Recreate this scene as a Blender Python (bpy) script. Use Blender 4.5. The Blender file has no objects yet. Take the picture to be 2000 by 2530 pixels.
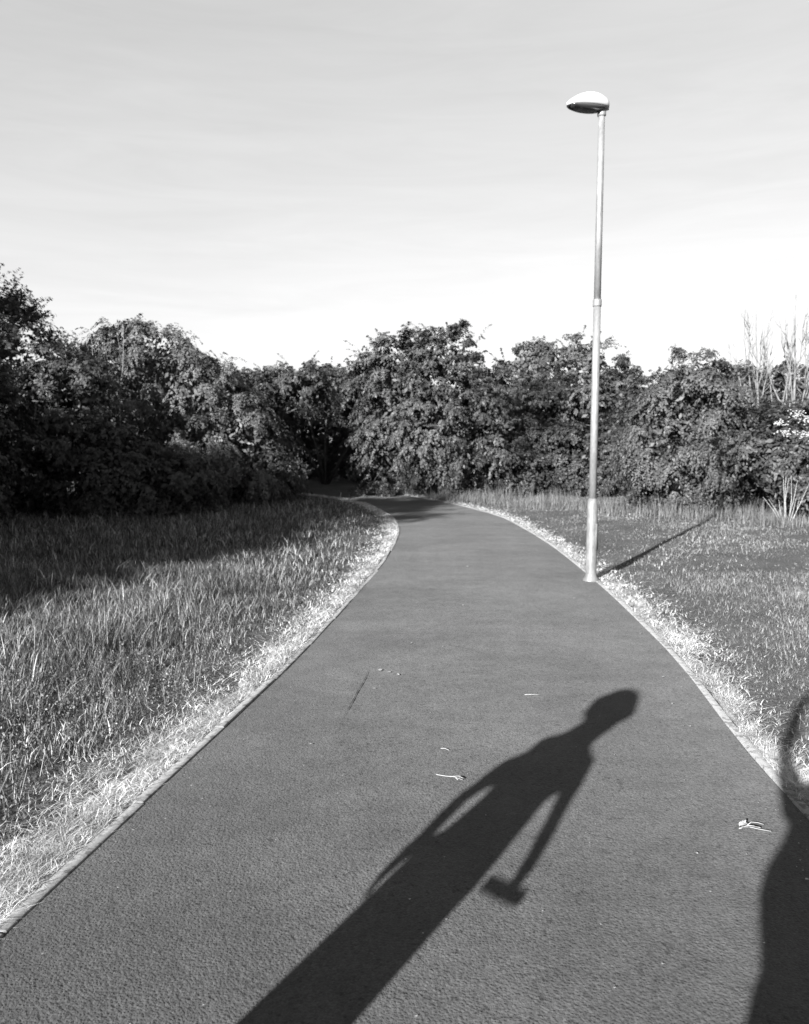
import bpy, math
import numpy as np
from mathutils import Vector, Matrix

S = bpy.context.scene
C = S.collection
rng = np.random.default_rng(7)
R = math.radians

# ------------------------------------------------------------------ camera, sky, sun, exposure
CAM_H = 1.5
PITCH = math.atan(165 / 2000)
cam_data = bpy.data.cameras.new('camera')
cam_data.sensor_fit = 'HORIZONTAL'; cam_data.sensor_width = 36; cam_data.lens = 36
cam_data.clip_start = 0.05; cam_data.clip_end = 2000
cam_data.dof.use_dof = True; cam_data.dof.focus_distance = 3.3
cam_data.dof.aperture_fstop = 36e-3 / 0.0065
cam = bpy.data.objects.new('camera', cam_data); C.objects.link(cam)
cam.location = (0, 0, CAM_H); cam.rotation_euler = (R(90) - PITCH, 0, 0)
S.camera = cam

SUN_AZ = R(28.8)          # horizontal direction the shadows fall, clockwise from +Y
SUN_EL = R(19.6)
world = bpy.data.worlds.new('World'); S.world = world; world.use_nodes = True
wn = world.node_tree.nodes; wl = world.node_tree.links; wn.clear()
sky = wn.new('ShaderNodeTexSky'); sky.sky_type = 'NISHITA'; sky.sun_disc = False
sky.sun_elevation = SUN_EL; sky.sun_rotation = R(180) + SUN_AZ
sky.air_density = 1.0; sky.dust_density = 1.6; sky.ozone_density = 1.0
bw = wn.new('ShaderNodeRGBToBW')
bg = wn.new('ShaderNodeBackground'); bg.inputs['Strength'].default_value = 0.052
wo = wn.new('ShaderNodeOutputWorld')
wl.new(sky.outputs[0], bw.inputs[0])
pw = wn.new('ShaderNodeMath'); pw.operation = 'POWER'; pw.inputs[1].default_value = .53
gn = wn.new('ShaderNodeMath'); gn.operation = 'MULTIPLY'; gn.inputs[1].default_value = 1.43
wl.new(bw.outputs[0], pw.inputs[0]); wl.new(pw.outputs[0], gn.inputs[0])
# thin high cloud, faint streaks over the whole sky
tc = wn.new('ShaderNodeTexCoord'); mp = wn.new('ShaderNodeMapping'); mp.inputs['Scale'].default_value = (1.3, 1.8, 12)
nz = wn.new('ShaderNodeTexNoise'); nz.inputs['Scale'].default_value = 2.6; nz.inputs['Detail'].default_value = 8; nz.inputs['Roughness'].default_value = .62; nz.inputs['Distortion'].default_value = .6
mr = wn.new('ShaderNodeMapRange'); mr.inputs[1].default_value = .3; mr.inputs[2].default_value = .7
mr.inputs[3].default_value = .955; mr.inputs[4].default_value = 1.05
mu = wn.new('ShaderNodeMath'); mu.operation = 'MULTIPLY'
wl.new(tc.outputs['Generated'], mp.inputs[0]); wl.new(mp.outputs[0], nz.inputs[0]); wl.new(nz.outputs[0], mr.inputs[0])
wl.new(gn.outputs[0], mu.inputs[0]); wl.new(mr.outputs[0], mu.inputs[1]); wl.new(mu.outputs[0], bg.inputs[0])
wl.new(bg.outputs[0], wo.inputs[0])

sd = bpy.data.lights.new('sun', 'SUN'); sd.energy = 4.3; sd.angle = R(0.6); sd.color = (1, 1, 1)
sun = bpy.data.objects.new('sun', sd); C.objects.link(sun)
ldir = Vector((math.sin(SUN_AZ) * math.cos(SUN_EL), math.cos(SUN_AZ) * math.cos(SUN_EL), -math.sin(SUN_EL)))
sun.rotation_euler = ldir.to_track_quat('-Z', 'Y').to_euler(); sun.location = (-20, -40, 30)

S.view_settings.view_transform = 'Standard'; S.view_settings.look = 'None'
S.view_settings.gamma = 1; S.view_settings.use_curve_mapping = False
S.view_settings.exposure = 2.6
S.render.engine = 'CYCLES'
S.cycles.max_bounces = 6; S.cycles.transparent_max_bounces = 4

# ------------------------------------------------------------------ materials (black and white photograph: every colour is a grey)
def mat(name, base=.1, rough=.8, spec=.3, metal=0., dr=0., transl=0.):
    m = bpy.data.materials.new(name); m.use_nodes = True
    b = m.node_tree.nodes['Principled BSDF']
    b.inputs['Base Color'].default_value = (base, base, base, 1)
    b.inputs['Roughness'].default_value = rough; b.inputs['Metallic'].default_value = metal
    b.inputs['Specular IOR Level'].default_value = spec
    b.inputs['Diffuse Roughness'].default_value = dr
    return m
def N(m, t, **k):
    n = m.node_tree.nodes.new('ShaderNode' + t)
    for a, v in k.items():
        if hasattr(n, a): setattr(n, a, v)
        else: n.inputs[a.replace('_', ' ')].default_value = v
    return n
def L(m, a, b): m.node_tree.links.new(a, b)
def coords(m, scale=(1, 1, 1)):
    t = N(m, 'TexCoord'); p = N(m, 'Mapping'); p.inputs['Scale'].default_value = scale
    L(m, t.outputs['Object'], p.inputs[0]); return p.outputs[0]
def noise(m, co, scale, detail=4, rough=.5):
    n = N(m, 'TexNoise'); n.inputs['Scale'].default_value = scale; n.inputs['Detail'].default_value = detail
    n.inputs['Roughness'].default_value = rough; L(m, co, n.inputs['Vector']); return n.outputs[0]
def rmap(m, x, a, b, c, d):
    r = N(m, 'MapRange'); r.inputs[1].default_value = a; r.inputs[2].default_value = b
    r.inputs[3].default_value = c; r.inputs[4].default_value = d; L(m, x, r.inputs[0]); return r.outputs[0]
def math2(m, op, a, b):
    n = N(m, 'Math'); n.operation = op
    for i, v in enumerate((a, b)):
        if isinstance(v, (int, float)): n.inputs[i].default_value = v
        else: L(m, v, n.inputs[i])
    return n.outputs[0]
def setcol(m, x): L(m, x, m.node_tree.nodes['Principled BSDF'].inputs['Base Color'])
def bump(m, h, strength, dist):
    b = N(m, 'Bump'); b.inputs['Strength'].default_value = strength; b.inputs['Distance'].default_value = dist
    L(m, h, b.inputs['Height']); L(m, b.outputs[0], m.node_tree.nodes['Principled BSDF'].inputs['Normal'])

def foliage(name, lo, hi, transl=.25, rough=.55, spec=.3, patch=0., power=1., pr=(.6, 1.45)):
    """leaf or blade material: a tone of its own for each leaf, a little light through it"""
    m = mat(name, lo, rough, spec)
    g = N(m, 'NewGeometry')
    x = rmap(m, math2(m, 'POWER', g.outputs['Random Per Island'], power), 0, 1, lo, hi)
    if patch:
        co = coords(m); x = math2(m, 'MULTIPLY', x, rmap(m, noise(m, co, patch, 3), .3, .7, *pr))
    setcol(m, x)
    tr = N(m, 'BsdfTranslucent'); L(m, x, tr.inputs[0])
    mx = N(m, 'MixShader'); mx.inputs[0].default_value = transl
    out = m.node_tree.nodes['Material Output']
    L(m, m.node_tree.nodes['Principled BSDF'].outputs[0], mx.inputs[1]); L(m, tr.outputs[0], mx.inputs[2])
    L(m, mx.outputs[0], out.inputs[0]); return m

# asphalt: stones proud of the binder, polished patches, fine grain
M_asph = mat('asphalt', .045, .9, .25, dr=1.0)
co = coords(M_asph)
vo = N(M_asph, 'TexVoronoi'); vo.inputs['Scale'].default_value = 95; L(M_asph, co, vo.inputs['Vector'])
vb = N(M_asph, 'TexVoronoi'); vb.inputs['Scale'].default_value = 210; L(M_asph, co, vb.inputs['Vector'])
big = rmap(M_asph, noise(M_asph, co, .7, 6, .68), .3, .7, .76, 1.24)
mid = rmap(M_asph, noise(M_asph, co, 6, 5, .6), .3, .7, .88, 1.12)
fin = rmap(M_asph, noise(M_asph, co, 150, 3, .6), .3, .7, .7, 1.3)
stone = rmap(M_asph, vo.outputs['Color'], 0, 1, .75, 1.25)
pit = rmap(M_asph, noise(M_asph, co, 48, 3, .5), .28, .40, .55, 1.0)
co2 = coords(M_asph, (.35, 1.7, 1)); smear = rmap(M_asph, noise(M_asph, co2, 1.4, 5, .6), .35, .7, .95, 1.09)
x = math2(M_asph, 'MULTIPLY', math2(M_asph, 'MULTIPLY', big, smear), mid); x = math2(M_asph, 'MULTIPLY', x, fin); x = math2(M_asph, 'MULTIPLY', x, stone)
x = math2(M_asph, 'MULTIPLY', x, pit); x = math2(M_asph, 'MULTIPLY', x, .0305); setcol(M_asph, x)
h1 = rmap(M_asph, vo.outputs['Distance'], 0, .7, 1, 0); h2 = rmap(M_asph, vb.outputs['Distance'], 0, .7, .45, 0)
hh = math2(M_asph, 'ADD', h1, h2); hh = math2(M_asph, 'ADD', hh, math2(M_asph, 'MULTIPLY', pit, 1.2))
bump(M_asph, hh, .55, .004)

M_soil = mat('soil_and_thatch', .03, .95, .1)
co = coords(M_soil)
x = math2(M_soil, 'MULTIPLY', rmap(M_soil, noise(M_soil, co, 1.2, 5), .3, .7, .75, 1.25), rmap(M_soil, noise(M_soil, co, 40, 5, .7), .3, .7, .4, 1.7))
setcol(M_soil, math2(M_soil, 'MULTIPLY', x, .052)); bump(M_soil, noise(M_soil, co, 30, 5, .7), .8, .03)

M_edge = mat('edging_concrete', .16, .9, .2, dr=.6)
co = coords(M_edge)
st = rmap(M_edge, noise(M_edge, co, 24, 3, .6), .53, .62, 1, .48)
x = math2(M_edge, 'MULTIPLY', rmap(M_edge, noise(M_edge, co, 70, 4, .7), .3, .7, .75, 1.25), st)
setcol(M_edge, math2(M_edge, 'MULTIPLY', x, .125)); bump(M_edge, noise(M_edge, co, 90, 4, .7), .4, .004)
M_crack = mat('dark_crack', .03, .95, .1)

M_galv = mat('weathered_galvanised_steel', .2, .42, .5, metal=.4)
co = coords(M_galv, (1, 1, .35))
x = math2(M_galv, 'MULTIPLY', rmap(M_galv, noise(M_galv, co, 9, 5, .65), .3, .7, .7, 1.2), rmap(M_galv, noise(M_galv, co, 60, 3), .3, .7, .85, 1.15))
setcol(M_galv, math2(M_galv, 'MULTIPLY', x, .17)); L(M_galv, rmap(M_galv, noise(M_galv, co, 12, 3), .3, .7, .36, .55), M_galv.node_tree.nodes['Principled BSDF'].inputs['Roughness'])
M_paint = mat('painted_steel_base', .2, .5, .4)
co = coords(M_paint, (1, 1, .5))
setcol(M_paint, math2(M_paint, 'MULTIPLY', rmap(M_paint, noise(M_paint, co, 14, 5, .7), .35, .65, .6, 1.2), .095))
M_shell = mat('lamp_shell', .3, .45, .5)
M_lens = mat('lamp_bowl', .03, .18, .6)

M_grass = foliage('grass_blades', .013, .28, .25, .5, .35, patch=.9, power=3.4)
M_lawn = foliage('mown_grass_blades', .052, .18, .25, .55, .3, patch=1.1, power=1.8, pr=(.85, 1.25))
M_straw = foliage('dry_cut_grass', .14, .44, .15, .8, .2, patch=3.5)
M_tall = foliage('tall_grass_blades', .045, .11, .25, .6, .3)
M_leaf = {'dark': foliage('shade_dark_leaves', .02, .04, .2), 'mid': foliage('mid_leaves', .025, .045, .25, patch=.9),  # first set: shade put into the leaf colour of shaded shrubs
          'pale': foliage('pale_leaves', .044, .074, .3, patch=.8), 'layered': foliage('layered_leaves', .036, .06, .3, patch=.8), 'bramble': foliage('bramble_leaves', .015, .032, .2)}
M_bark = mat('bark', .05, .9, .1)
co = coords(M_bark, (4, 4, 1)); setcol(M_bark, rmap(M_bark, noise(M_bark, co, 9, 5), .3, .7, .025, .08))
M_pale = mat('pale_bark', .2, .8, .2)
co = coords(M_pale, (1, 1, .6)); setcol(M_pale, rmap(M_pale, noise(M_pale, co, 7, 5), .3, .7, .055, .14))
M_flower = mat('white_petals', .26, .7, .2)
M_petal = mat('fallen_petal', .2, .8, .2)

# ------------------------------------------------------------------ mesh helpers
def mesh_np(name, v, quads=None, tris=None, m=None, smooth=False):
    me = bpy.data.meshes.new(name)
    v = np.ascontiguousarray(v, dtype=np.float32)
    q = np.zeros((0, 4), int) if quads is None else np.asarray(quads); t = np.zeros((0, 3), int) if tris is None else np.asarray(tris)
    nq, nt = len(q), len(t)
    me.vertices.add(len(v)); me.vertices.foreach_set('co', v.ravel())
    me.loops.add(4 * nq + 3 * nt); me.loops.foreach_set('vertex_index', np.concatenate([q.ravel(), t.ravel()]).astype(np.int32))
    me.polygons.add(nq + nt)
    me.polygons.foreach_set('loop_start', np.concatenate([np.arange(nq) * 4, 4 * nq + np.arange(nt) * 3]).astype(np.int32))
    me.polygons.foreach_set('loop_total', np.concatenate([np.full(nq, 4), np.full(nt, 3)]).astype(np.int32))
    if smooth: me.polygons.foreach_set('use_smooth', np.ones(nq + nt, dtype=bool))
    me.update(calc_edges=True); me.validate()
    if m: me.materials.append(m)
    return me
def link(name, me, parent=None, loc=(0, 0, 0), rz=0, **props):
    o = bpy.data.objects.new(name, me); C.objects.link(o); o.location = loc; o.rotation_euler.z = rz
    if parent: o.parent = parent
    for k, v in props.items():
        if v: o[k] = v
    return o
def thing(name, label, category, loc=(0, 0, 0), rz=0, group=None):
    return link(name, None, None, loc, rz, label=label, category=category, group=group)
class MB:                                     # collects tubes, lofts and quads into one mesh
    def __init__(s): s.v, s.q, s.t, s.n = [], [], [], 0
    def add(s, v, q=None, t=None):
        s.v.append(np.asarray(v, float))
        if q is not None and len(q): s.q.append(np.asarray(q) + s.n)
        if t is not None and len(t): s.t.append(np.asarray(t) + s.n)
        s.n += len(v)
    def rings(s, rings, cap=True):
        rings = [np.asarray(r, float) for r in rings]; k = len(rings[0]); v = np.concatenate(rings); q = []; t = []
        for i in range(len(rings) - 1):
            for j in range(k): q.append((i * k + j, i * k + (j + 1) % k, (i + 1) * k + (j + 1) % k, (i + 1) * k + j))
        if cap:
            v = np.concatenate([v, [rings[0].mean(0)], [rings[-1].mean(0)]]); a = len(v) - 2; b = len(v) - 1; o = (len(rings) - 1) * k
            for j in range(k): t.append((a, (j + 1) % k, j)); t.append((b, o + j, o + (j + 1) % k))
        s.add(v, q, t)
    def tube(s, pts, rad, k=6):
        pts = [Vector(p) for p in pts]; rs = []
        for i, p in enumerate(pts):
            d = (pts[min(i + 1, len(pts) - 1)] - pts[max(i - 1, 0)]).normalized()
            u = d.cross(Vector((.3, .9, .1)) if abs(d.y) < .9 else Vector((1, 0, 0))).normalized(); w = d.cross(u)
            rs.append([p + (u * math.cos(2 * math.pi * j / k) + w * math.sin(2 * math.pi * j / k)) * rad[i] for j in range(k)])
        s.rings([[tuple(x) for x in r] for r in rs])
    def lathe(s, prof, k=20):
        s.rings([[(r * math.cos(2 * math.pi * j / k), r * math.sin(2 * math.pi * j / k), z) for j in range(k)] for r, z in prof])
    def mesh(s, name, m, smooth=True):
        return mesh_np(name, np.concatenate(s.v), np.concatenate(s.q) if s.q else None, np.concatenate(s.t) if s.t else None, m, smooth)

def catmull(P, n):
    P = np.array(P, float); P = np.vstack([2 * P[0] - P[1], P, 2 * P[-1] - P[-2]]); out = []
    for i in range(1, len(P) - 2):
        for t in np.linspace(0, 1, n, endpoint=False):
            a, b, c, d = P[i - 1], P[i], P[i + 1], P[i + 2]
            out.append(.5 * ((2 * b) + (-a + c) * t + (2 * a - 5 * b + 4 * c - d) * t * t + (-a + 3 * b - 3 * c + d) * t ** 3))
    out.append(P[-2]); return np.array(out)
def resample(P, step):
    d = np.concatenate([[0], np.cumsum(np.linalg.norm(np.diff(P, axis=0), axis=1))])
    n = max(2, int(round(d[-1] / step)) + 1); s = np.arange(n) * step; s = s[s <= d[-1]]
    return np.stack([np.interp(s, d, P[:, 0]), np.interp(s, d, P[:, 1])], 1)

# ------------------------------------------------------------------ path
LEFT = catmull([(-1.75, -4), (-1.52, 0), (-1.22, 2.44), (-1.09, 3.33), (-.86, 4.85), (-.74, 5.68), (-.44, 8.4), (-.22, 10.9), (-.11, 13), (-.09, 14.35),
                (-.2, 16.6), (-.61, 19.1), (-1.09, 21.3), (-2.46, 24.2), (-4.6, 26.6), (-9, 29.5)], 10)
RIGHT = catmull([(1.28, -4), (1.45, 0), (1.6, 2.6), (1.66, 3.63), (1.74, 4.31), (1.88, 5.35), (1.97, 6.38), (2.09, 8.33), (2.17, 10.5), (2.2, 12.3), (2.16, 14.35),
                 (1.99, 17.2), (1.34, 20.3), (.69, 22.4), (-.15, 24.6), (-1.6, 26.6), (-4, 28.9), (-8.6, 32.3)], 10)
def dist_to(P, pl):
    P = np.asarray(P, float); out = np.full(len(P), 1e9)
    for a, b in zip(pl[:-1], pl[1:]):
        ab = b - a; t = np.clip(((P - a) @ ab) / (ab @ ab), 0, 1); q = a + t[:, None] * ab
        out = np.minimum(out, np.hypot(P[:, 0] - q[:, 0], P[:, 1] - q[:, 1]))
    return out
LEFTs, RIGHTs = LEFT[::3], RIGHT[::3]
POLY = np.vstack([LEFTs, RIGHTs[::-1]])
def inside(P):
    x, y = P[:, 0], P[:, 1]; c = np.zeros(len(P), bool); n = len(POLY); j = n - 1
    for i in range(n):
        xi, yi = POLY[i]; xj, yj = POLY[j]
        hit = ((yi > y) != (yj > y)) & (x < (xj - xi) * (y - yi) / (yj - yi + 1e-12) + xi); c ^= hit; j = i
    return c
def resn(P, n):
    d = np.concatenate([[0], np.cumsum(np.linalg.norm(np.diff(P, axis=0), axis=1))]); s = np.linspace(0, d[-1], n)
    return np.stack([np.interp(s, d, P[:, 0]), np.interp(s, d, P[:, 1])], 1)
n = 140; a, b = resn(LEFT, n), resn(RIGHT, n); m_ = 9
pv = np.array([[*(a[i] * (1 - k / (m_ - 1)) + b[i] * k / (m_ - 1)), .012 * math.sin(math.pi * k / (m_ - 1))] for i in range(n) for k in range(m_)])
pq = [(i * m_ + k, i * m_ + k + 1, (i + 1) * m_ + k + 1, (i + 1) * m_ + k) for i in range(n - 1) for k in range(m_ - 1)]
path = link('path', mesh_np('path', pv, pq, None, M_asph, True), kind='structure')

# ground: one sheet out to the horizon, dipping a hand's breadth under the path
gx = np.concatenate([[-900, -300, -120, -60], np.linspace(-40, 40, 121), [60, 120, 300, 900]])
gy = np.concatenate([[-900, -300, -100, -40], np.linspace(-20, 60, 121), [100, 250, 600, 1200]])
GX, GY = np.meshgrid(gx, gy, indexing='ij'); gp = np.stack([GX.ravel(), GY.ravel()], 1)
def bumpz(p): return .02 * np.sin(p[:, 0] * 1.7 + 1.3 * np.sin(p[:, 1] * .9)) * np.sin(p[:, 1] * 1.3 + .7) + .012 * np.sin(p[:, 0] * 4.1 + p[:, 1] * 3.3)
def groundz(p):
    d = np.minimum(dist_to(p, LEFTs), dist_to(p, RIGHTs)); d = np.where(inside(p), -d, d)
    return np.where(d < .35, -.03, -.01 + np.clip((d - .35) / .8, 0, 1) * bumpz(p) + .0)
gz = groundz(gp)
k = len(gy); gq = [(i * k + j, (i + 1) * k + j, (i + 1) * k + j + 1, i * k + j + 1) for i in range(len(gx) - 1) for j in range(k - 1)]
link('ground', mesh_np('ground', np.column_stack([gp, gz]), gq, None, M_soil, True), kind='structure')

# edging kerbs: short concrete pieces, each an object of its own under the path
def edging(side):
    pl = resample(RIGHT if side > 0 else LEFT, .915); made = None
    for i in range(len(pl) - 1):
        p, q = pl[i], pl[i + 1]
        if p[1] > 27: break
        d = q - p; ln = np.linalg.norm(d); ang = math.atan2(d[1], d[0])
        if made is None:
            w, h0, h1, e = .048, -.12, .008, .004; l = .900
            sec = [(0, h0), (w, h0), (w, h1 - e), (w - e, h1), (e, h1), (0, h1 - e)]
            mb = MB(); mb.rings([[(x_, -s_[0] if side > 0 else s_[0], s_[1]) for s_ in (sec if side < 0 else sec[::-1])] for x_ in (0, e, l * .33, l * .66, l - e, l)]); made = mb.mesh('edging_kerb', M_edge, False)
        o = link('edging_kerb', made, path, (p[0], p[1], rng.normal(0, .0035)), ang + rng.normal(0, .008)); o.scale.x = ln / .915
        if side > 0 and 4.1 < p[1] < 5.1: o.rotation_euler.z += .012
edging(1); edging(-1)

# hairline crack in the surface
cp = catmull([(-.335, 4.35), (-.31, 4.55), (-.285, 4.8), (-.255, 5.05), (-.24, 5.3)], 5); cv = []
for i, p in enumerate(cp): w = .0026 * math.sin(math.pi * (i + .4) / len(cp)) ** .6 * (1 + .5 * math.sin(i * 2.1)); cv += [(p[0] - w, p[1], .0135), (p[0] + w, p[1], .0135)]
link('crack', mesh_np('crack', cv, [(2 * i, 2 * i + 1, 2 * i + 3, 2 * i + 2) for i in range(len(cp) - 1)], None, M_crack), path)

# verge: a band of dry thatch outside each kerb, ragged along its outer edge
M_thatch = mat('dry_thatch', .12, .95, .1)
co = coords(M_thatch)
x = math2(M_thatch, 'MULTIPLY', rmap(M_thatch, noise(M_thatch, co, 5, 4, .6), .3, .7, .5, 1.3), rmap(M_thatch, noise(M_thatch, co, 130, 4, .75), .35, .65, .15, 1.7))
setcol(M_thatch, math2(M_thatch, 'MULTIPLY', x, .24)); bump(M_thatch, noise(M_thatch, co, 110, 4, .7), .9, .012)
def vnoise(p, s, seed=0):
    g = np.random.default_rng(seed); out = 0
    for k_ in range(6):
        th = g.uniform(0, 6.28); f = s * g.uniform(.6, 1.8); out = out + np.sin((p[:, 0] * math.cos(th) + p[:, 1] * math.sin(th)) * f + g.uniform(0, 6.28))
    return out / 6
for pl, sg in ((LEFT, -1), (RIGHT, 1)):
    q = resample(pl, .06); q = q[q[:, 1] < 25.5]; tn = np.gradient(q, axis=0); tn /= np.linalg.norm(tn, axis=1)[:, None]; nn_ = np.stack([tn[:, 1], -tn[:, 0]], 1) * sg
    wd = .21 + .10 * vnoise(q, 1.7, 3) + .09 * vnoise(q, 8, 5) + .05 * vnoise(q, 30, 6); v = []
    for f, z_ in ((.04, -.024), (.4, -.006), (.8, -.004), (1, -.03)): v.append(np.column_stack([q + nn_ * (np.maximum(wd, .09) * f if f > .1 else np.where((sg > 0) & (q[:, 1] > 4.2) & (q[:, 1] < 4.95), .088, .05))[:, None], np.full(len(q), z_) + .006 * vnoise(q, 20, int(f * 9))]))
    k = len(q); link('verge', mesh_np('verge', np.concatenate(v), [(r * k + i, r * k + i + 1, (r + 1) * k + i + 1, (r + 1) * k + i) for r in range(3) for i in range(k - 1)], None, M_thatch, True), kind='structure')

# ------------------------------------------------------------------ street lamp
lamp = thing('street_lamp', 'tall pale galvanised street lamp with a clam-shaped head at the right edge of the path', 'street lamp', (2.07, 8.9, 0))
mb = MB(); mb.lathe([(.095, -.05), (.085, .02), (.064, .05), (.060, .09), (.060, .26), (.0585, .27), (.0585, .80), (.056, .87), (.044, .93)], 24)
link('base_section', mb.mesh('base_section', M_paint), lamp)
mb = MB(); mb.lathe([(.042, .90), (.0415, 2.0), (.040, 3.06)], 20); link('lower_pole', mb.mesh('lower_pole', M_galv), lamp)
mb = MB(); mb.lathe([(.046, 3.04), (.048, 3.05), (.048, 3.10), (.046, 3.115), (.037, 3.12)], 20); link('joint_collar', mb.mesh('joint_collar', M_galv), lamp)
mb = MB(); mb.lathe([(.0375, 3.10), (.036, 4.2), (.034, 5.12)], 20); link('upper_pole', mb.mesh('upper_pole', M_galv), lamp)
mb = MB(); mb.rings([[(-.05 + .035 * c_, -.0615 - .002, z_) for c_, z_ in ((-1, .36), (1, .36), (1, .66), (-1, .66))], [(-.05 + .035 * c_, -.0575 + .02, z_) for c_, z_ in ((-1, .36), (1, .36), (1, .66), (-1, .66))]])
# head: long clam shell reaching out over the path, dark bowl underneath
hz_ = 5.16; sec_top, sec_low = [], []
ts = np.linspace(0, 1, 15)
def hw(t): return .135 * math.sqrt(max(0, 1 - (2 * t - 1) ** 2)) ** .8 + .004
def htop(t): return .15 * (math.sin(math.pi * min(1, t * .93 + .07)) ** .75) * (1 - .25 * t) + .012
def hdrop(t): return .05 * (1 - t) ** 1.5
rings = []
for t in ts:
    y_ = .09 - .53 * t; w = hw(t); ht = htop(1 - t) if False else htop(t); base = hz_ - .02 + .0 * t
    r = []
    for j in range(13):
        a_ = math.pi * j / 12; r.append((y_, w * math.cos(a_), base + ht * math.sin(a_) ** .8))
    for j in range(1, 6): r.append((y_, -w + 2 * w * j / 6, base - .012))
    rings.append(r)
mb = MB(); mb.rings(rings); link('lamp_head', mb.mesh('lamp_head', M_shell), lamp, (0, 0, 0), 0.25)
head = [o for o in lamp.children if o.name.startswith('lamp_head')][0]
rings = []
for t in np.linspace(.12, .93, 11):
    y_ = .09 - .53 * t; w = hw(t) * .86; base = hz_ - .033; dp = .045 * math.sin(math.pi * (t - .12) / .81) ** .6 + .004
    rings.append([(y_, w * math.cos(math.pi * j / 10), base - dp * math.sin(math.pi * j / 10)) for j in range(11)])
mb = MB(); mb.rings(rings); link('lamp_bowl', mb.mesh('lamp_bowl', M_lens), head)
mb = MB(); mb.lathe([(.036, 5.05), (.046, 5.06), (.046, 5.14)], 18); link('head_socket', mb.mesh('head_socket', M_galv), lamp)
mb = MB(); xs = [(-.03, -.0605), (.03, -.0605)]
mb.rings([[(-.028, -.0575, .35), (.028, -.0575, .35), (.028, -.0575, .65), (-.028, -.0575, .65)], [(-.026, -.0645, .352), (.026, -.0645, .352), (.026, -.0645, .648), (-.026, -.0645, .648)]])
link('access_door', mb.mesh('access_door', M_paint, False), lamp, rz=.9)
lamp.rotation_euler.y = R(.25); lamp.scale.z = .985; head.scale.x = head.scale.y = .92

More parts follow.
